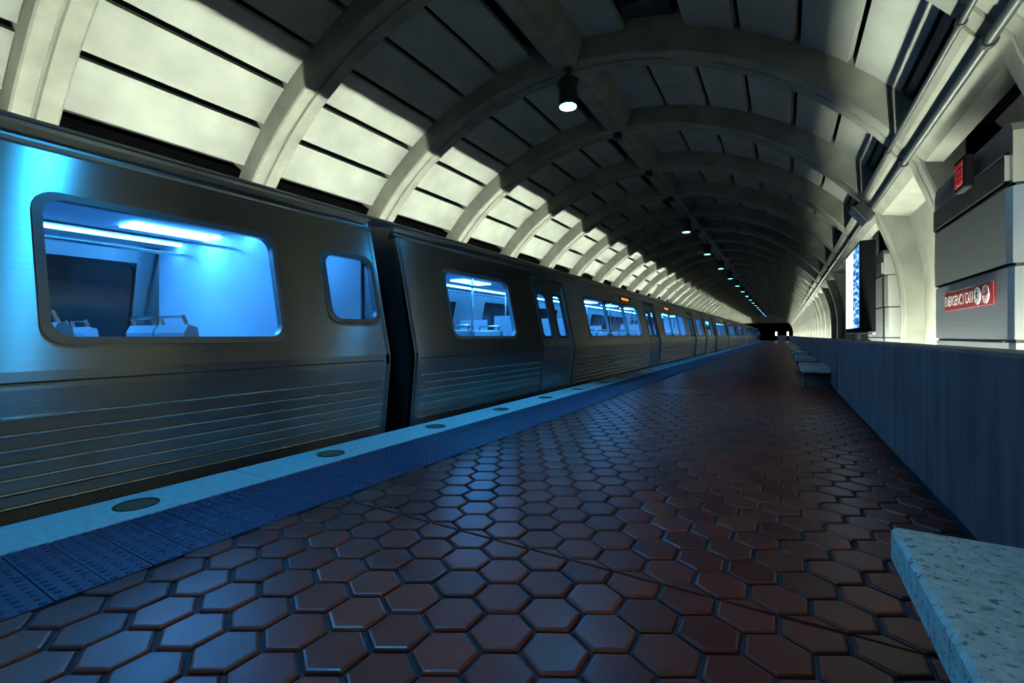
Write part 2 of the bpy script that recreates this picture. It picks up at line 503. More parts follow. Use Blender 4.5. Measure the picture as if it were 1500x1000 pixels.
# ================================================================== structure: platform
# platform slab
fl = MB(); fl.box(XE + .02, 2.7, YB, YE + 14, -.45, -.0155).box(XE + .35, XE + .5, YB, YE + 14, -1.15, -.45)
floor = structure(fl.build('floor', 'grout'), 'platform floor of brown hexagonal clay tiles', 'floor')
tb = MB(); tb.box(-8.3, XE + .4, YB, YE + 14, -1.35, -1.15)
structure(tb.build('floor_trackbed', 'track_ballast'), 'dark track bed below the platform edge', 'floor')
rl = MB()
for x in (-4.43, -5.87):
    m = MB(); m.prism_y([(x - .07, -1.15), (x + .07, -1.15), (x + .02, -1.12), (x + .035, -1.0), (x - .035, -1.0), (x - .02, -1.12)], YB, YE)
    r_ = m.build('rail', 'dark_steel', None)
    tag(r_, 'steel running rail under the train on the ' + ('platform side' if x > -5 else 'wall side'), 'rail', kind='structure')

# hexagonal tiles
P = .2025; HX, HY = -.623, 1.329; RWP = P * math.sqrt(3) / 2; GR = .0078; JY = 1.905
def clip_poly(poly, ax, lim, keep_less):
    out = []
    for i in range(len(poly)):
        a, b = poly[i - 1], poly[i]
        ia = (a[ax] <= lim) == keep_less; ib = (b[ax] <= lim) == keep_less
        if ia != ib:
            t = (lim - a[ax]) / (b[ax] - a[ax]); out.append((a[0] + t * (b[0] - a[0]), a[1] + t * (b[1] - a[1])))
        if ib: out.append(b)
    return out
def hexpoly(cx, cy):
    rr = (P / 2 - GR) / math.cos(PI / 6)
    return [(cx + rr * math.cos(PI / 6 + k * PI / 3), cy + rr * math.sin(PI / 6 + k * PI / 3)) for k in range(6)]
def tile_geo(poly, z=0.0):
    n = len(poly); cx = sum(p[0] for p in poly) / n; cy = sum(p[1] for p in poly) / n
    v = []; rings = [(.0, -.018), (.0, -.0075), (.0045, -.0022), (.0125, 0)]
    for ins, zz in rings:
        for x, y in poly:
            l = math.hypot(x - cx, y - cy) or 1; k = max(0, 1 - ins / l)
            v.append((cx + (x - cx) * k, cy + (y - cy) * k, zz + z))
    f = []
    for r_ in range(3):
        for i in range(n): j = (i + 1) % n; f.append((r_ * n + i, r_ * n + j, r_ * n + n + j, r_ * n + n + i))
    f.append(tuple(range(3 * n, 4 * n)))
    return v, f, (cx, cy)
sY, cY = math.sin(YAW), math.cos(YAW)
def proj(x, y, z=0):
    d = -x * sY + y * cY; u = x * cY + y * sY
    if d < .05: return None
    return 750 + 675 * u / d, 491 - 675 * (z - 1) / d, d
polys = []
MCX, MCY, MR = -1.585, 8.6, .44             # round cover set in the tiles
k0, k1 = int((YB - HY) / RWP), int((YE - HY) / RWP)
for k in range(k0, k1 + 1):
    cy = HY + k * RWP
    for i in range(-14, 12):
        cx = HX + i * P + (P / 2 if k % 2 else 0)
        if cx < XT - P * .5 or cx > XP + P * .4: continue
        if math.hypot(cx - MCX, cy - MCY) < MR + .02: continue
        poly = hexpoly(cx, cy)
        if cx < XT + P * .6: poly = clip_poly(poly, 0, XT + .004, False)
        if cx > XP - P * .6: poly = clip_poly(poly, 0, XP + .03, True)
        parts = [poly]
        if abs(cy - JY) < P * .6 and poly:
            parts = [clip_poly(poly, 1, JY - .005, True), clip_poly(poly, 1, JY + .005, False)]
        for q in parts:
            if len(q) < 3: continue
            area = abs(sum(q[a - 1][0] * q[a][1] - q[a][0] * q[a - 1][1] for a in range(len(q)))) / 2
            if area < .0006: continue
            polys.append(q)
def rank(q):
    n = len(q); pr = proj(sum(p[0] for p in q) / n, sum(p[1] for p in q) / n)
    if not pr or not (-60 < pr[0] < 1560 and pr[1] < 1075): return 1e9
    return pr[2]
polys.sort(key=rank)
tint = []
restm = MB()
for idx, q in enumerate(polys):
    v, f, c = tile_geo(q)
    if idx < 300:
        m = MB(); m.add([(x - c[0], y - c[1], z) for x, y, z in v], f)
        me = bpy.data.meshes.new('tile'); me.from_pydata(m.v, [], m.f); me.materials.append(MATS['clay_tile'])
        o = link('tile', me, floor); o.location = (c[0], c[1], random.uniform(-.0015, .0005))
        o.rotation_euler = (random.gauss(0, .006), random.gauss(0, .006), 0)
    else:
        t = random.random(); a, b, dz = random.gauss(0, .006), random.gauss(0, .006), random.uniform(-.0015, .0005)
        restm.add([(x, y, z + dz + a * (x - c[0]) + b * (y - c[1])) for x, y, z in v], f)
        tint += [t] * len(v)
me = bpy.data.meshes.new('tile_field'); me.from_pydata(restm.v, [], restm.f); me.materials.append(MATS['clay_tile_rest'])
at = me.attributes.new('tint', 'FLOAT', 'POINT'); at.data.foreach_set('value', tint)
tag(link('tile_field', me, floor), None, kind='stuff')

# tactile strip: tiles with truncated domes
TW, TL = .158, (XT - XG) / 2
def tactile_mesh(domes=True):
    m = MB(); m.box(-TL / 2 + .003, TL / 2 - .003, -TW / 2 + .0025, TW / 2 - .0025, -.02, 0)
    if domes:
        for i in range(7):
            for j in range(3):
                x = (i - 3) * TL / 7; y = (j - 1) * TW / 3
                b = len(m.v)
                for r_, z in ((.0145, 0), (.012, .0045), (.007, .007)):
                    for k in range(8): m.v.append((x + r_ * math.cos(k * PI / 4), y + r_ * math.sin(k * PI / 4), z))
                for s_ in range(2):
                    for k in range(8):
                        l = (k + 1) % 8; m.f.append((b + s_ * 8 + k, b + s_ * 8 + l, b + s_ * 8 + 8 + l, b + s_ * 8 + 8 + k))
                m.f.append(tuple(b + 16 + k for k in range(8)))
    return m
tmesh = tactile_mesh().mesh('tactile_tile', 'tactile_blue')
y = .62 - 4 * TW; cnt = 0
restt = MB(); flatv = tactile_mesh(False)
ys = []
yy = .62 - 4 * TW + TW / 2
while yy < YE: ys.append(yy); yy += TW
for yy in ys:
    for c in (0, 1):
        x = XG + TL * (c + .5)
        y2 = yy
        if cnt < 300:
            o = link('tactile_tile', tmesh, floor); o.location = (x, y2, random.uniform(-.001, .001)); cnt += 1
        else:
            restt.add([(a[0] + x, a[1] + y2, a[2]) for a in flatv.v], flatv.f)
yy = .62 - 4 * TW - TW / 2
while yy > YB:
    for c in (0, 1): restt.add([(a[0] + XG + TL * (c + .5), a[1] + yy, a[2]) for a in flatv.v], flatv.f)
    yy -= TW
tag(restt.build('tactile_field', 'tactile_blue', floor), None, kind='stuff')

# granite edge slabs with round lenses
SL = 1.355 * 4
y = 1.905 - 2 * SL
lens = MB(); lens.lathe([(.112, -.012), (.112, .004), (.104, .0055), (.098, .002)], n=28)
lens_me = lens.mesh('edge_light_ring', 'dark_steel', True)
gl_ = MB(); gl_.lathe([(.097, -.012), (.097, .001), (.06, .005), (.02, .007)], n=28)
glass_me = gl_.mesh('edge_light', 'lens_amber', True)
sl_me = MB().cbox(-.235, .225, .005, SL - .005, -.25, 0, .008).mesh('granite_slab', 'edge_granite')
while y < YE - 2:
    o = link('granite_slab', sl_me, floor); o.location = ((XE + XG) / 2, y, .002)
    for k in range(4):
        a = link('edge_light', glass_me, o); a.location = (0, .667 + 1.355 * k, .001)
        b = link('edge_light_ring', lens_me, o); b.location = (0, .667 + 1.355 * k, 0)
    y += SL

# round access cover in the tiles
t = empty('access_cover', (MCX, MCY, -.004)); tag(t, 'round dark access cover set in the platform tiles', 'manhole cover')
MB().lathe([(.49, -.012), (.49, .001), (.455, .003), (.45, -.006)], n=40).build('cover_rim', 'dark_steel', t, True)
MB().lathe([(.445, -.012), (.445, .0), (.43, .002), (.2, .002)], n=40).build('cover_plate', 'clay_tile', t, True)

# ------------------------------------------------------------------ parapet
par = structure(MB().box(XP + .06, .97, YB, YE, -.02, .10).build('wall_parapet', 'black_paint'), 'low dark concrete parapet along the right of the platform', 'wall')
seams = [4.70 + 4.66 * k for k in range(-3, 20)]
for i in range(len(seams) - 1):
    a, b = seams[i], seams[i + 1]
    wa = .015 if a < 9 else .14; wb2 = .015 if b < 9 else .14
    b = min(b, YE)
    if a > YE - 1: break
    m = MB()
    pts = [(a + wa, .07), (b - wb2, .07), (b - .008, .74), (b - .008, .93), (a + .008, .93), (a + .008, .74)]
    x0, x1 = XP, 1.01; c = .018
    v = [(x0, y, z) for y, z in pts] + [(x1, y, z) for y, z in pts]
    # rounded top edges
    v = [(x + (c if (z > .92 and x < .9) else -c if (z > .92) else 0), y, z) for x, y, z in v]
    v2 = [(x0, a + .008, .93 - c), (x0, b - .008, .93 - c), (x1, a + .008, .93 - c), (x1, b - .008, .93 - c)]
    vv = v + v2
    f = [(0, 1, 2, 13, 12, 5), (6, 11, 14, 15, 8, 7), (12, 13, 3, 4), (14, 10, 9, 15), (4, 3, 9, 10), (0, 6, 7, 1),
         (1, 7, 8, 2), (2, 8, 15, 9, 3, 13), (0, 5, 11, 6), (5, 12, 4, 10, 14, 11)]
    m.add(vv, f)
    m.build('parapet_panel', 'parapet_concrete', par)
MB().box(.79, .99, YB, YE, .1, .90).build('parapet_core', 'black_paint', par)

# ================================================================== light troughs
def left_trough():
    t = empty('light_trough', (-5.15, 30, 2.44)); tag(t, 'long fluorescent light trough above the train roof lighting the left vault', 'light fixture')
    def L(o): o.location = (5.15, -30, -2.44); return o
    L(MB().prism_y([(-5.30, 2.412), (-4.90, 2.412), (-4.90, 2.62), (-4.965, 2.665), (-4.97, 2.66), (-4.915, 2.615), (-4.915, 2.42), (-5.30, 2.42)], YB + .1, YE - .1).build('channel', 'black_paint', t))
    y = RIBS[0]; tm_ = MB().tube([(-4.935, .03, 2.434), (-4.935, BAY - .03, 2.434)], .0045, 6).mesh('fluorescent_tube', 'tube_left', True)
    am = MB().box(-7.1, -5.28, .1, .16, 2.40, 2.43).mesh('bracket_arm', 'dark_steel')
    for y in RIBS:
        o = link('fluorescent_tube', tm_, t); o.location = (5.15, y - 30, -2.44)
        o = link('bracket_arm', am, t); o.location = (5.15, y - 30, -2.44)
left_trough()
t = empty('light_trough', (1.09, 30, .3)); tag(t, 'long fluorescent light trough on the floor behind the parapet', 'light fixture')
o = MB().prism_y([(1.03, .36), (1.14, .36), (1.14, .40), (1.125, .40), (1.125, .375), (1.045, .375), (1.045, .40), (1.03, .40)], YB, YE).build('channel', 'black_paint', t); o.location = (-1.09, -30, -.3)
tm_ = MB().tube([(1.085, .05, .41), (1.085, BAY - .05, .41)], .028, 10)
on, off = tm_.mesh('fluorescent_tube', 'tube_right', True), tm_.mesh('fluorescent_tube', 'tube_off', True)
fm = MB().box(1.05, 1.12, .3, .36, 0, .36).mesh('trough_foot', 'dark_steel')
for y in RIBS[:-1]:
    dead = 10.0 < y < 19.9
    o = link('fluorescent_tube', off if dead else on, t); o.location = (-1.09, y - 30, -.3)
    o = link('trough_foot', fm, t); o.location = (-1.09, y - 30, -.3)

# ================================================================== train
CARLEN = 22.85; CXM = -5.15
PROF = [(-3.72, -.30), (-3.68, -.02), (-3.61, .60), (-3.60, .70), (-3.60, .80), (-3.64, .98), (-3.83, 1.84), (-3.90, 2.15)]
def side_x(z):
    for (x0, z0), (x1, z1) in zip(PROF, PROF[1:]):
        if z0 <= z <= z1: return x0 + (x1 - x0) * (z - z0) / (z1 - z0)
    return PROF[-1][0]
def sx(z, far): x = side_x(z); return 2 * CXM - x if far else x
def lay_std():
    W = [(.8, 2.4, .98, 1.84)] + [(a, b, .98, 1.84) for a, b in ((5.65, 7.0), (7.06, 8.5), (8.56, 9.95))] + \
        [(a, b, .98, 1.84) for a, b in ((13.1, 14.45), (14.51, 15.95), (16.01, 17.4))] + [(20.6, 22.2, .98, 1.84)]
    return W, [3.95, 11.5, 19.05]
def lay_cab():
    W, D = lay_std()
    W = W[:-1] + [(20.2, 21.65, .98, 1.84), (22.16, 22.74, 1.15, 1.80)]
    return W, D
DW, DZ0, DZ1 = .66, .02, 1.98                 # half door opening
def rounded(y0, y1, z0, z1, r, n=5):
    out = []
    for cy, cz, a0 in ((y1 - r, z1 - r, 0), (y0 + r, z1 - r, 90), (y0 + r, z0 + r, 180), (y1 - r, z0 + r, 270)):
        for i in range(n + 1):
            a = math.radians(a0 + 90 * i / n); out.append((cy + r * math.cos(a), cz + r * math.sin(a)))
    return out
def window_frame(y0, y1, z0, z1, far, lip=.035, proud=.012, r=.10):
    sg = -1 if far else 1
    outer = rounded(y0 - lip, y1 + lip, z0 - lip, z1 + lip, r + lip * .6); inner = rounded(y0 + .012, y1 - .012, z0 + .012, z1 - .012, r)
    n = len(outer); m = MB()
    for ring, dx in ((outer, .0), (outer, proud), (inner, proud), (inner, -.05)):
        for y, z in ring: m.v.append((sx(z, far) + sg * dx, y, z))
    for k in range(3):
        for i in range(n): j = (i + 1) % n; m.f.append((k * n + i, k * n + j, k * n + n + j, k * n + n + i))
    # fill the square corners of the hole
    return m
def pane(y0, y1, z0, z1, far, dx=-.02):
    sg = -1 if far else 1; m = MB()
    a, b = sx(z0, far) + sg * dx, sx(z1, far) + sg * dx
    m.add([(a, y0 - .02, z0 - .0), (a, y1 + .02, z0 - .0), (b, y1 + .02, z1), (b, y0 - .02, z1)], [(0, 1, 2, 3)])
    return m
def side(W, D, far):
    ysb = {.02, CARLEN - .02}; zs = [p[1] for p in PROF]
    zsb = set(zs) | {DZ0, DZ1, 1.15, 1.80}
    for y0, y1, z0, z1 in W: ysb |= {y0, y1}
    for d in D: ysb |= {d - DW, d + DW}
    ysb = sorted(ysb); zsb = sorted(zsb); m = MB(); idx = {}
    def vid(y, z):
        if (y, z) not in idx: idx[(y, z)] = len(m.v); m.v.append((sx(z, far), y, z))
        return idx[(y, z)]
    for ya, yb in zip(ysb, ysb[1:]):
        for za, zb in zip(zsb, zsb[1:]):
            yc, zc = (ya + yb) / 2, (za + zb) / 2
            if any(y0 < yc < y1 and z0 < zc < z1 for y0, y1, z0, z1 in W): continue
            if any(abs(yc - d) < DW and DZ0 < zc < DZ1 for d in D): continue
            m.f.append((vid(ya, za), vid(yb, za), vid(yb, zb), vid(ya, zb)))
    return m
RIDGES = [.045, .125, .205, .287, .368, .452, .545]
def make_car(W, D, cab=False):
    t = empty('train_car')
    for far in (False, True):
        nm = 'body_side'
        sm_ = side(W, D, far)
        if far: sm_.f = [tuple(reversed(q)) for q in sm_.f]
        o = link(nm, sm_.mesh(nm, 'car_steel', keep=True), t)
        md = o.modifiers.new('thick', 'SOLIDIFY'); md.thickness = .05; md.offset = -1
        bpy.context.view_layer.update()
        # parts of this side
        for (y0, y1, z0, z1) in W:
            f = window_frame(y0, y1, z0, z1, far).build('window', 'frame_steel', t, True)
            pane(y0, y1, z0, z1, far).build('pane', 'window_glass', f)
        for d in D:
            for s in (-1, 1):
                ya, yb = sorted((d, d + s * DW)); sg = -1 if far else 1
                w0, w1, wz0, wz1 = ya + .14, yb - .14, .98, 1.76
                # leaf built round its window, set back from the side
                m = MB(); zsb = [DZ0, .60, .80, wz0, wz1, DZ1]; ysb = [ya + .004, w0, w1, yb - .004]
                for ia in range(3):
                    for iz in range(5):
                        if ia == 1 and iz == 3: continue
                        q = []
                        for (yv, zv) in ((ysb[ia], zsb[iz]), (ysb[ia + 1], zsb[iz]), (ysb[ia + 1], zsb[iz + 1]), (ysb[ia], zsb[iz + 1])):
                            q.append((sx(zv, far) - sg * .045, yv, zv))
                        m.add(q, [(0, 1, 2, 3)])
                lf = m.build('door_leaf', 'door_steel', t)
                md = lf.modifiers.new('thick', 'SOLIDIFY'); md.thickness = .03; md.offset = 0
                fr = MB()
                outer = rounded(w0 - .03, w1 + .03, wz0 - .03, wz1 + .03, .08, 3); inner = rounded(w0 + .01, w1 - .01, wz0 + .01, wz1 - .01, .07, 3)
                n = len(outer)
                for ring, dx in ((outer, -.03), (outer, -.02), (inner, -.02), (inner, -.06)):
                    for yv, zv in ring: fr.v.append((sx(zv, far) + sg * dx, yv, zv))
                for k in range(3):
                    for i in range(n): j = (i + 1) % n; fr.f.append((k * n + i, k * n + j, k * n + n + j, k * n + n + i))
                fr.build('door_gasket', 'rubber', lf, True)
                pane(w0, w1, wz0, wz1, far, -.045).build('pane', 'window_glass', lf)
            if not far:
                # black surround of the doorway
                m = MB()
                for (ya, yb, za, zb) in ((d - DW - .05, d - DW, DZ0, DZ1 + .09), (d + DW, d + DW + .05, DZ0, DZ1 + .09), (d - DW, d + DW, DZ1, DZ1 + .09)):
                    zz = [za, .70, .80, zb] if za < .5 else [za, zb]
                    for z0_, z1_ in zip(zz, zz[1:]):
                        m.add([(side_x(z0_) + .006, ya, z0_), (side_x(z0_) + .006, yb, z0_), (side_x(z1_) + .006, yb, z1_), (side_x(z1_) + .006, ya, z1_)], [(0, 1, 2, 3)])
                m.build('door_seal', 'rubber', t)
        if not far:
            # horizontal raised corrugations between the doors
            spans = []; y = .12
            for d in D: spans.append((y, d - DW - .06)); y = d + DW + .06
            spans.append((y, CARLEN - .12))
            for z in RIDGES:
                m = MB(); r_ = .013
                for a, b in spans:
                    x = side_x(z); prof = [(x + r_ * math.cos(q) * 1.5, z + r_ * math.sin(q)) for q in [(-PI / 2) + PI * i / 6 for i in range(7)]]
                    n0 = len(m.v)
                    for yv in (a, b):
                        for px_, pz_ in prof: m.v.append((px_, yv, pz_))
                    for i in range(6): m.f.append((n0 + i, n0 + i + 1, n0 + 8 + i, n0 + 7 + i))
                m.build('corrugation', 'ridge_steel', t, True)
            m = MB()
            for a, b in spans: m.box(side_x(.738) - .002, side_x(.738) + .0035, a, b, .733, .743)
            m.build('belt_seam', 'rubber', t)
            for yv in (8.9, 14.2):
                s_ = MB(); z0, z1 = 1.95, 2.07
                s_.add([(side_x(z0) + .008, yv - .5, z0), (side_x(z0) + .008, yv + .5, z0), (side_x(z1) + .008, yv + .5, z1), (side_x(z1) + .008, yv - .5, z1)], [(0, 1, 2, 3)])
                sg_ = s_.build('destination_display', 'black_plastic', t)
                s_ = MB(); z0, z1 = 1.975, 2.045; yk = yv + .34
                for wd in (.10, .07, .12, .05, .09, .11, .06):
                    s_.add([(side_x(z0) + .011, yk - wd, z0), (side_x(z0) + .011, yk, z0), (side_x(z1) + .011, yk, z1), (side_x(z1) + .011, yk - wd, z1)], [(0, 1, 2, 3)]); yk -= wd + .015
                s_.build('amber_lettering', 'amber_led', sg_)
    # gutter, roof, underframe, ends
    for far in (False, True):
        sg = -1 if far else 1
        x = lambda v: 2 * CXM - v if far else v
        MB().prism_y([(x(-3.905), 2.13), (x(-3.885), 2.145), (x(-3.885), 2.165), (x(-3.93), 2.175), (x(-3.945), 2.24), (x(-3.90), 2.25), (x(-3.90), 2.275), (x(-3.99), 2.29), (x(-4.02), 2.13)], .02, CARLEN - .02).build('gutter_rail', 'ridge_steel', t)
    rf = []
    for i in range(13):
        u = i / 12; xx = -3.96 + (2 * CXM + 2 * 3.96) * u; rf.append((xx, 2.26 + .13 * (1 - (2 * u - 1) ** 2)))
    MB().prism_y(rf + [(p[0], p[1] - .05) for p in reversed(rf)], .06, CARLEN - .06).build('roof', 'car_roof', t, True)
    MB().box(-6.55, -3.75, .1, CARLEN - .1, -.28, -.06).box(-6.0, -4.3, 1.5, CARLEN - 1.5, -.7, -.28).build('underframe', 'black_paint', t)
    for yc in (3.4, CARLEN - 3.4):
        m = MB()
        for yw in (yc - 1.1, yc + 1.1):
            for xw in (-4.43, -5.87):
                m.tube([(xw - .06, yw, -.64), (xw + .06, yw, -.64)], .36, 20)
            m.tube([(-6.1, yw, -.64), (-4.2, yw, -.64)], .07, 10)
        m.box(-6.2, -6.05, yc - 1.6, yc + 1.6, -.75, -.5).box(-4.25, -4.1, yc - 1.6, yc + 1.6, -.75, -.5)
        m.build('bogie', 'black_paint', t)
    for ye, s in ((.03, -1), (CARLEN - .03, 1)):
        pr = [(p[0], p[1]) for p in PROF] + [(-4.2, 2.3), (-5.15, 2.36), (-6.1, 2.3)] + [(2 * CXM - p[0], p[1]) for p in reversed(PROF)]
        e_ = MB(); e_.prism_y(pr, min(ye, ye - s * .05), max(ye, ye - s * .05)); eo = e_.build('end_wall', 'car_roof', t)
        MB().box(-5.55, -4.75, min(ye, ye + s * .012), max(ye, ye + s * .012), .05, 1.95).build('end_door', 'door_steel', eo)
        MB().box(-5.7, -4.6, min(ye + s * .03, ye + s * .14), max(ye + s * .03, ye + s * .14), -.2, .02).build('coupler_step', 'black_paint', eo)
    # interior
    MB().box(-6.62, -3.70, .16, CARLEN - .16, -.02, .02).build('cabin_floor', 'car_floor', t)
    MB().prism_y([(-6.34, 2.02), (-3.96, 2.02), (-3.99, 2.06), (-4.4, 2.12), (-5.9, 2.12), (-6.31, 2.06)], .16, CARLEN - .16).build('cabin_ceiling', 'car_ceiling', t)
    for ye in (.09, CARLEN - .11):
        MB().box(-6.35, -3.95, ye, ye + .02, .02, 2.02).build('bulkhead', 'car_wall', t)
    for x in (-5.84, -4.46):
        MB().box(x - .035, x + .035, .3, CARLEN - .3, 1.995, 2.018).build('light_strip', 'car_light', t)
    k = 0
    lp = MB().box(-5.30, -5.00, -.45, .45, 2.0, 2.018).mesh('ceiling_light', 'car_light')
    for yv in [1.25 + 2.03 * i for i in range(11)]:
        o = link('ceiling_light', lp, t); o.location.y = yv
    # lining under and between the windows on the far side, with light panels
    MB().add([(-6.58, .2, .02), (-6.58, CARLEN - .2, .02), (-6.60, CARLEN - .2, .93), (-6.60, .2, .93)], [(0, 1, 2, 3)]).build('side_lining', 'car_wall', t)
    for d in D:
        for yv in (d - DW - .12, d + DW + .12):
            for xv in ((-4.55, -3.80), (-6.50, -5.75)):
                MB().box(xv[0], xv[1], yv - .012, yv + .012, .02, 1.35).build('draught_screen', 'car_wall', t)
    if cab: MB().box(-6.35, -3.95, 21.84, 21.88, .02, 2.02).build('cab_partition', 'car_wall', t)
    # seats: pairs facing along the car
    sh = MB(); sh.cbox(-.24, .24, -.24, .24, .36, .46, .03)
    back = MB(); back.prism_x([(.17, .44), (.25, .44), (.36, 1.02), (.33, 1.08), (.27, 1.06)], -.235, .235)
    hd = MB(); hd.tube([(-.18, .31, 1.06), (-.18, .34, 1.14), (.18, .34, 1.14), (.18, .31, 1.06)], .013, 6)
    legm = MB(); legm.box(-.2, .2, -.05, .05, .02, .36)
    s1, s2, s3, s4 = sh.mesh('seat', 'seat_blue'), back.mesh('seat_back', 'seat_shell'), hd.mesh('grab_handle', 'pole_chrome', True), legm.mesh('seat_pedestal', 'dark_steel')
    for yv in (1.0, 1.8, 6.0, 6.85, 7.7, 8.55, 9.4, 13.4, 14.25, 15.1, 15.95, 16.8, 20.6, 21.3):
        for xv in (-3.98, -4.48, -5.82, -6.32):
            o = link('seat', s1, t); o.location = (xv, yv, 0)
            if yv > CARLEN / 2: o.rotation_euler.z = PI
            for nm, me in (('seat_back', s2), ('grab_handle', s3), ('seat_pedestal', s4)):
                c = link(nm, me, o)
    pm = MB().tube([(0, 0, .02), (0, 0, 2.02)], .018, 8).mesh('grab_pole', 'pole_chrome', True)
    for yv in (2.75, 5.2, 10.3, 12.7, 17.8, 20.2):
        for xv in (-4.75, -5.55):
            o = link('grab_pole', pm, t); o.location = (xv, yv, 0)
    for xv in (-4.72, -5.58):
        MB().tube([(xv, .5, 1.86), (xv, CARLEN - .5, 1.86)], .016, 8).build('overhead_rail', 'pole_chrome', t, True)
    return t
car = make_car(*lay_std()); car.location.y = 3.92
tag(car, 'stainless metro car just beyond the first car gap, second from the camera', 'train car', 'coupled metro cars at the platform')
for i, lab in enumerate(['third stainless metro car from the camera', 'fourth metro car, small, toward the tunnel end', 'farthest metro car by the tunnel mouth']):
    c = copy_tree(car); c.location.y = 3.92 + (i + 1) * (CARLEN + .35); c['label'] = lab
cab = make_car(*lay_cab(), cab=True); cab.location.y = 3.58 - CARLEN
tag(cab, 'nearest stainless metro car filling the left edge of the view', 'train car', 'coupled metro cars at the platform')
for yy in (3.55 + .185,):
    m = MB().box(-5.75, -4.55, 3.61, 3.885, .03, 2.1)
    tag(m.build('gangway_bellows', 'rubber'), 'black rubber bellows in the gap between the two nearest cars', 'bellows')

# ================================================================== pendant lamps
def make_lamp():
    t = empty('pendant_lamp')
    MB().lathe([(.125, 0), (.135, .0), (.135, .30), (.145, .31), (.145, .36), (.12, .40), (.08, .42)], n=24).build('housing', 'black_paint', t, True)
    MB().lathe([(.02, .40), (.02, .56)], n=10).build('stem', 'black_paint', t, True)
    MB().lathe([(.07, .50), (.07, .555)], n=16).build('mounting_plate', 'black_paint', t, True)
    MB().lathe([(.118, -.004), (.118, .002)], n=24).build('lens', 'lamp_disc', t)
    MB().box(-.17, .17, -.03, .03, .33, .36).build('bracket', 'black_paint', t)
    return t
lamp = make_lamp()
ys = [1.58, 6.09, 15.4] + [15.4 + 4.66 * k for k in range(1, 17)] + [-3.08]
def spot_data(e):
    ld = bpy.data.lights.new('lamp_light', 'SPOT'); ld.energy = e; ld.color = LAMP_RGB; ld.spot_size = math.radians(84); ld.spot_blend = .55; ld.shadow_soft_size = .11
    return ld
ld_near, ld_far = spot_data(LAMP_SPOT), spot_data(LAMP_FAR)
for i, y in enumerate(ys):
    o = lamp if i == 0 else copy_tree(lamp)
    o.location = (-2.66, y, 4.27)
    if i == 2:                                   # from here on the weaker lamps
        weak_me = [c for c in o.children if c.name.startswith('lens')][0].data.copy(); weak_me.materials[0] = MATS['lamp_disc_weak']
    if i >= 2 and y > 0:
        for c in o.children:
            if c.name.startswith('lens'): c.data = weak_me
    if i == 0: lab = 'black pendant downlight straight above the near end of the train, first of the row'
    elif i == 1: lab = 'black pendant downlight with glowing blue-white disc, largest under the ridge'
    else: lab = 'small glowing pendant downlight under the ridge, %s along the vault' % ORD[i]
    if y < 0: lab = 'pendant downlight under the ridge behind the viewer'
    tag(o, lab, 'lamp', 'pendant downlights under the ridge')
    l = bpy.data.objects.new('lamp_light', ld_near if y < 8 else ld_far); COL.objects.link(l); l.parent = o; l.location = (0, 0, -.03)

# dark fittings where ridge and ribs cross without a lamp
jm = MB().lathe([(.05, .0), (.09, .02), (.09, .12), (.06, .14)], n=14)
jme = jm.mesh('ridge_fitting', 'black_paint', True)
for i, y in enumerate([3.83, 8.5, 10.83, 13.16, 17.8]):
    o = link('ridge_fitting', jme); o.location = (-2.70, y, 4.68)
    tag(o, 'small round black fitting under the ridge, %s from the camera' % ORD[i], 'fitting', 'round fittings under the ridge')

# ================================================================== conduits on the edge beam
def conduit(pts, r, name, lab):
    t = empty(name, pts[0]); tag(t, lab, 'pipe', 'pipes along the edge beam')
    L = Vector(pts[0])
    MB().tube([Vector(p) - L for p in pts], r, 12).build('pipe', 'conduit_steel', t, True)
    for k in range(20):
        y = -1.0 + BAY * k + .25
        if not (pts[0][1] < y < pts[-1][1]): continue
        x, z = pts[0][0], pts[0][2]
        MB().tube([Vector((x, y - .02, z)) - L, Vector((x, y + .02, z)) - L], r * 1.5, 10).build('clamp', 'dark_steel', t, True)
conduit([(.955, YB, 2.955), (.955, 8.2, 2.955)], .02, 'conduit', 'thin grey pipe along the upper edge of the beam')
conduit([(1.08, YB, 2.80), (1.08, 8.13, 2.80)], .03, 'conduit', 'thick dark pipe along the middle of the beam')
conduit([(1.08, 8.54, 2.80), (1.08, YE, 2.80)], .024, 'conduit', 'dark pipe running on along the beam beyond the junction box')
jb = empty('junction_box', (1.015, 8.335, 2.79)); jb.rotation_euler.y = math.radians(-125.8)
tag(jb, 'dark rectangular junction box on the beam at the pipe ends', 'junction box')
MB().cbox(-.13, .13, -.19, .19, -.03, .10, .01).build('box', 'dark_steel', jb)
MB().box(-.14, .14, -.20, .20, .10, .115).build('lid', 'frame_steel', jb)

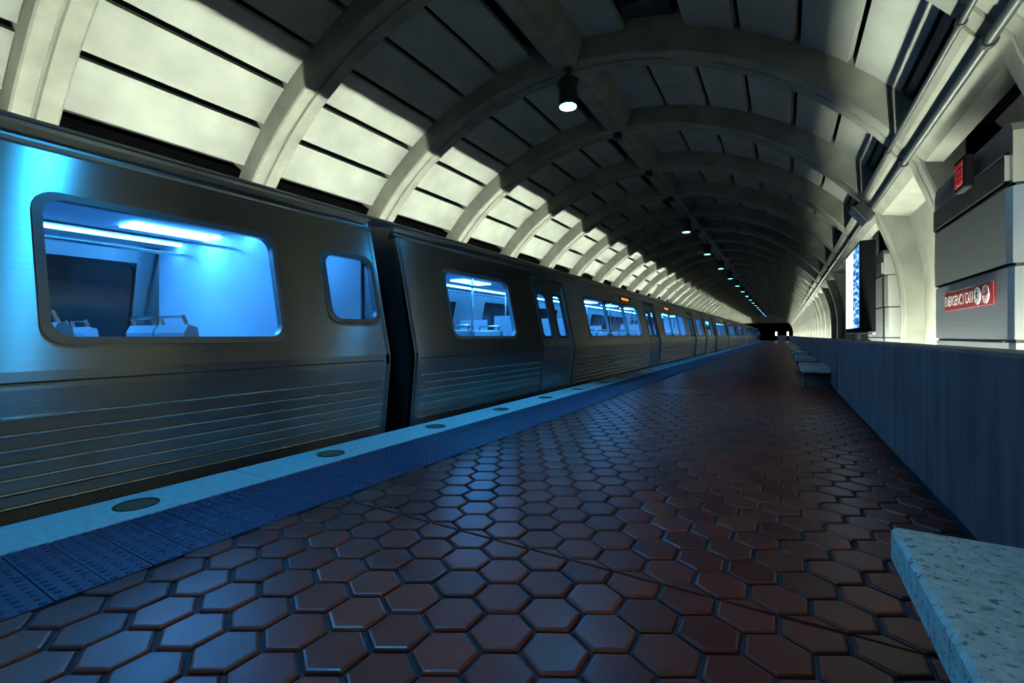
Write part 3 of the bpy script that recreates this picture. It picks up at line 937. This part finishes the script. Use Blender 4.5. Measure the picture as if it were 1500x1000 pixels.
# ================================================================== cabinets, signs, screen
def make_cabinet(ln, depth=.5):
    t = empty('equipment_cabinet')
    y0, y1 = 0, ln; r = .06
    def slab(z0, z1, dx, name, mat='cabinet_steel', topround=False):
        poly = [(dx, y0 + r), (dx + r * .3, y0 + r * .3), (dx + r, y0), (depth, y0), (depth, y1), (dx + r, y1), (dx + r * .3, y1 - r * .3), (dx, y1 - r)]
        return MB().prism_z(poly, z0, z1).build(name, mat, t)
    slab(0, .955, .0, 'plinth_panel')
    slab(.975, 1.405, -.005, 'lower_panel')
    slab(1.425, 1.88, -.012, 'middle_panel')
    pts = [(y0 + .0, 1.895), (y1, 1.895), (y1, 2.20), (y1 - .03, 2.25), (y1 - .08, 2.27), (y0 + .08, 2.27), (y0 + .03, 2.25), (y0, 2.20)]
    MB().prism_x(pts, 0.0, depth).build('top_panel', 'cabinet_steel', t)
    MB().box(.02, depth - .01, y0 + .02, y1 - .02, .0, 2.2).build('frame', 'black_paint', t)
    g = MB().box(-.006, .0, y0 + .06, y1 - .06, 1.915, 2.075).build('vent_grille', 'black_paint', t)
    sm = MB().prism_y([(-.02, -.002), (-.007, .004), (-.007, .0), (-.02, -.006)], y0 + .075, y1 - .075).mesh('slat', 'cabinet_steel')
    for k in range(12):
        o = link('slat', sm, g); o.location.z = 1.925 + k * .0125
    fr = MB()
    fr.box(-.02, .0, y0 + .05, y1 - .05, 2.072, 2.085).box(-.02, .0, y0 + .05, y1 - .05, 1.905, 1.918).box(-.02, 0, y0 + .05, y0 + .063, 1.905, 2.085).box(-.02, 0, y1 - .063, y1 - .05, 1.905, 2.085)
    fr.build('grille_frame', 'cabinet_steel', t)
    MB().lathe([(.012, -.0), (.012, .01)], n=10).build('lock', 'dark_steel', t, True).location = (-.003, .12, .955)
    return t
cb = make_cabinet(1.62); cb.location = (1.155, 3.81, 0)
tag(cb, 'tall stainless cabinet behind the parapet carrying the red emergency exit sign', 'cabinet', 'stainless cabinets in the wall niches')
cb2 = make_cabinet(1.5); cb2.location = (1.27, 8.62, 0)
tag(cb2, 'stainless cabinet partly hidden behind the glowing advertising screen', 'cabinet', 'stainless cabinets in the wall niches')

# text helper: flat lettering facing -x
def lettering(txt, size, width, y_left, z_base, x, mat, parent, name='lettering'):
    cu = bpy.data.curves.new('txt', 'FONT'); cu.body = txt; cu.size = size; cu.extrude = .0002; cu.offset = size * .006
    ob = bpy.data.objects.new('txt', cu); COL.objects.link(ob)
    dg = bpy.context.evaluated_depsgraph_get()
    me = bpy.data.meshes.new_from_object(ob.evaluated_get(dg)); bpy.data.objects.remove(ob)
    xs = [v.co.x for v in me.vertices]; zs = [v.co.y for v in me.vertices]; k = width / (max(xs) - min(xs)); kz = size / (max(zs) - min(zs))
    for v in me.vertices:
        a, b, c = v.co; v.co = (x - c, y_left - (a - min(xs)) * k, z_base + (b - min(zs)) * kz)
    me.materials.clear(); me.materials.append(MATS[mat])
    return link(name, me, parent)
sg = empty('emergency_exit_sign', (1.15, 4.57, 1.2)); tag(sg, 'red EMERGENCY EXIT sign with white lettering and arrow on the steel cabinet', 'sign')
X0 = -.012
MB().box(X0 + .005, -.003, -.51, .51, 0, .143).build('sign_plate', 'sign_red', sg)
MB().box(X0 + .003, X0 + .006, -.513, .513, .142, .147).build('sign_edge', 'sign_black', sg)
lettering('EMERGENCY EXIT', .080, .655, .495, .031, X0 + .003, 'sign_white', sg)
def disc_x(yc, zc, r, x, n=28, ry=1.0): return [(yc + r * ry * math.cos(2 * PI * k / n), zc + r * math.sin(2 * PI * k / n)) for k in range(n)]
for yc in (-.235, -.385):
    d_ = MB().prism_x(disc_x(yc, .0715, .060, 0), X0 + .001, X0 + .005).build('sign_disc', 'sign_white', sg)
    m = MB(); x0, x1 = X0 - .001, X0 + .001
    if yc < -.3:   # arrow to the right (towards -y)
        m.prism_x([(yc + .040, .063), (yc - .010, .063), (yc - .010, .080), (yc + .040, .080)], x0, x1)
        m.prism_x([(yc - .045, .0715), (yc - .002, .112), (yc + .012, .112), (yc - .018, .0715)], x0, x1)
        m.prism_x([(yc - .045, .0715), (yc - .018, .0715), (yc + .012, .031), (yc - .002, .031)], x0, x1)
        m.build('arrow', 'sign_red', d_)
    else:          # small walking figure with stairs
        m.prism_x(disc_x(yc + .010, .112, .008, 0, 10), x0, x1)
        m.prism_x([(yc + .016, .100), (yc + .002, .102), (yc + .000, .070), (yc + .014, .068)], x0, x1)
        m.prism_x([(yc + .002, .098), (yc - .022, .080), (yc - .018, .075), (yc + .003, .089)], x0, x1)
        m.prism_x([(yc + .014, .072), (yc + .006, .070), (yc + .022, .034), (yc + .030, .036)], x0, x1)
        m.prism_x([(yc + .010, .072), (yc + .000, .072), (yc - .014, .050), (yc - .006, .046)], x0, x1)
        m.build('walking_figure', 'sign_black', d_)
ls = empty('red_display', (1.13, 4.46, 2.03)); tag(ls, 'small red lit display box on the top of the steel cabinet', 'display')
MB().cbox(-.05, -.0, -.11, .11, .0, .23, .008).build('display_case', 'black_plastic', ls)
MB().box(-.054, -.05, -.09, .09, .025, .205).build('display_face', 'led_black', ls)
m = MB()
for (a, b) in ((.025, .08), (-.04, .012), (-.08, -.055)):
    for (c, d) in ((.035, .065), (.075, .105), (.115, .145), (.158, .192)): m.box(-.057, -.054, a, b, c, d)
m.build('display_segments', 'red_led', ls)

ad = empty('advertising_screen', (.94, 8.27, .93)); tag(ad, 'glowing blue-white advertising screen in black housing standing on the parapet', 'screen')
MB().cbox(-.085, .085, -.77, .77, .12, 1.31, .012).build('housing', 'black_plastic', ad)
MB().box(-.088, -.084, -.73, .73, .17, 1.27).build('display_panel', 'screen_picture', ad)
MB().box(-.08, .08, -.772, .772, .085, .105).build('lower_rail', 'steel_strip', ad)
for yv in (-.45, .45):
    MB().box(-.03, .03, yv - .05, yv + .05, 0, .12).build('bracket', 'dark_steel', ad)
    MB().box(-.06, .06, yv - .09, yv + .09, 0, .012).build('foot_plate', 'dark_steel', ad)

# ================================================================== benches
def make_bench():
    t = empty('granite_bench')
    m = MB().cbox(.29, XP - .004, -1.85, 0, .29, .40, .012); m.build('seat_slab', 'bench_granite', t)
    for yv in (-1.5, -.35):
        MB().prism_y([(.40, 0), (.74, 0), (.74, .29), (.36, .29)], yv - .06, yv + .06).build('pedestal', 'parapet_concrete', t)
    return t
bench = make_bench(); bench.location.y = 1.86
tag(bench, 'speckled grey granite bench at the lower right corner, nearest the camera', 'bench', 'granite benches along the parapet')
for i, y in enumerate([10.4, 14.8, 19.4, 24.1, 28.8, 33.5, 38.1, 42.8]):
    b = copy_tree(bench); b.location.y = y + 1.85
    b['label'] = '%s granite bench along the parapet counting from the camera' % ORD[i + 1]

# ================================================================== far end of the platform
kx, ky = .0, 92.0
t = empty('platform_kiosk', (-.25, ky, 0)); tag(t, 'small boxy stand with two white lamps at the far platform end', 'kiosk')
MB().cbox(-.7, .7, -.3, .3, .0, 1.0, .03).build('body', 'car_roof', t)
for x in (-.85, .85):
    MB().box(x - .05, x + .05, -.05, .05, 0, 1.0).build('post', 'dark_steel', t)
    MB().cbox(x - .13, x + .13, -.06, .06, .95, 1.6, .02).build('lamp', 'far_lamp_white', t)
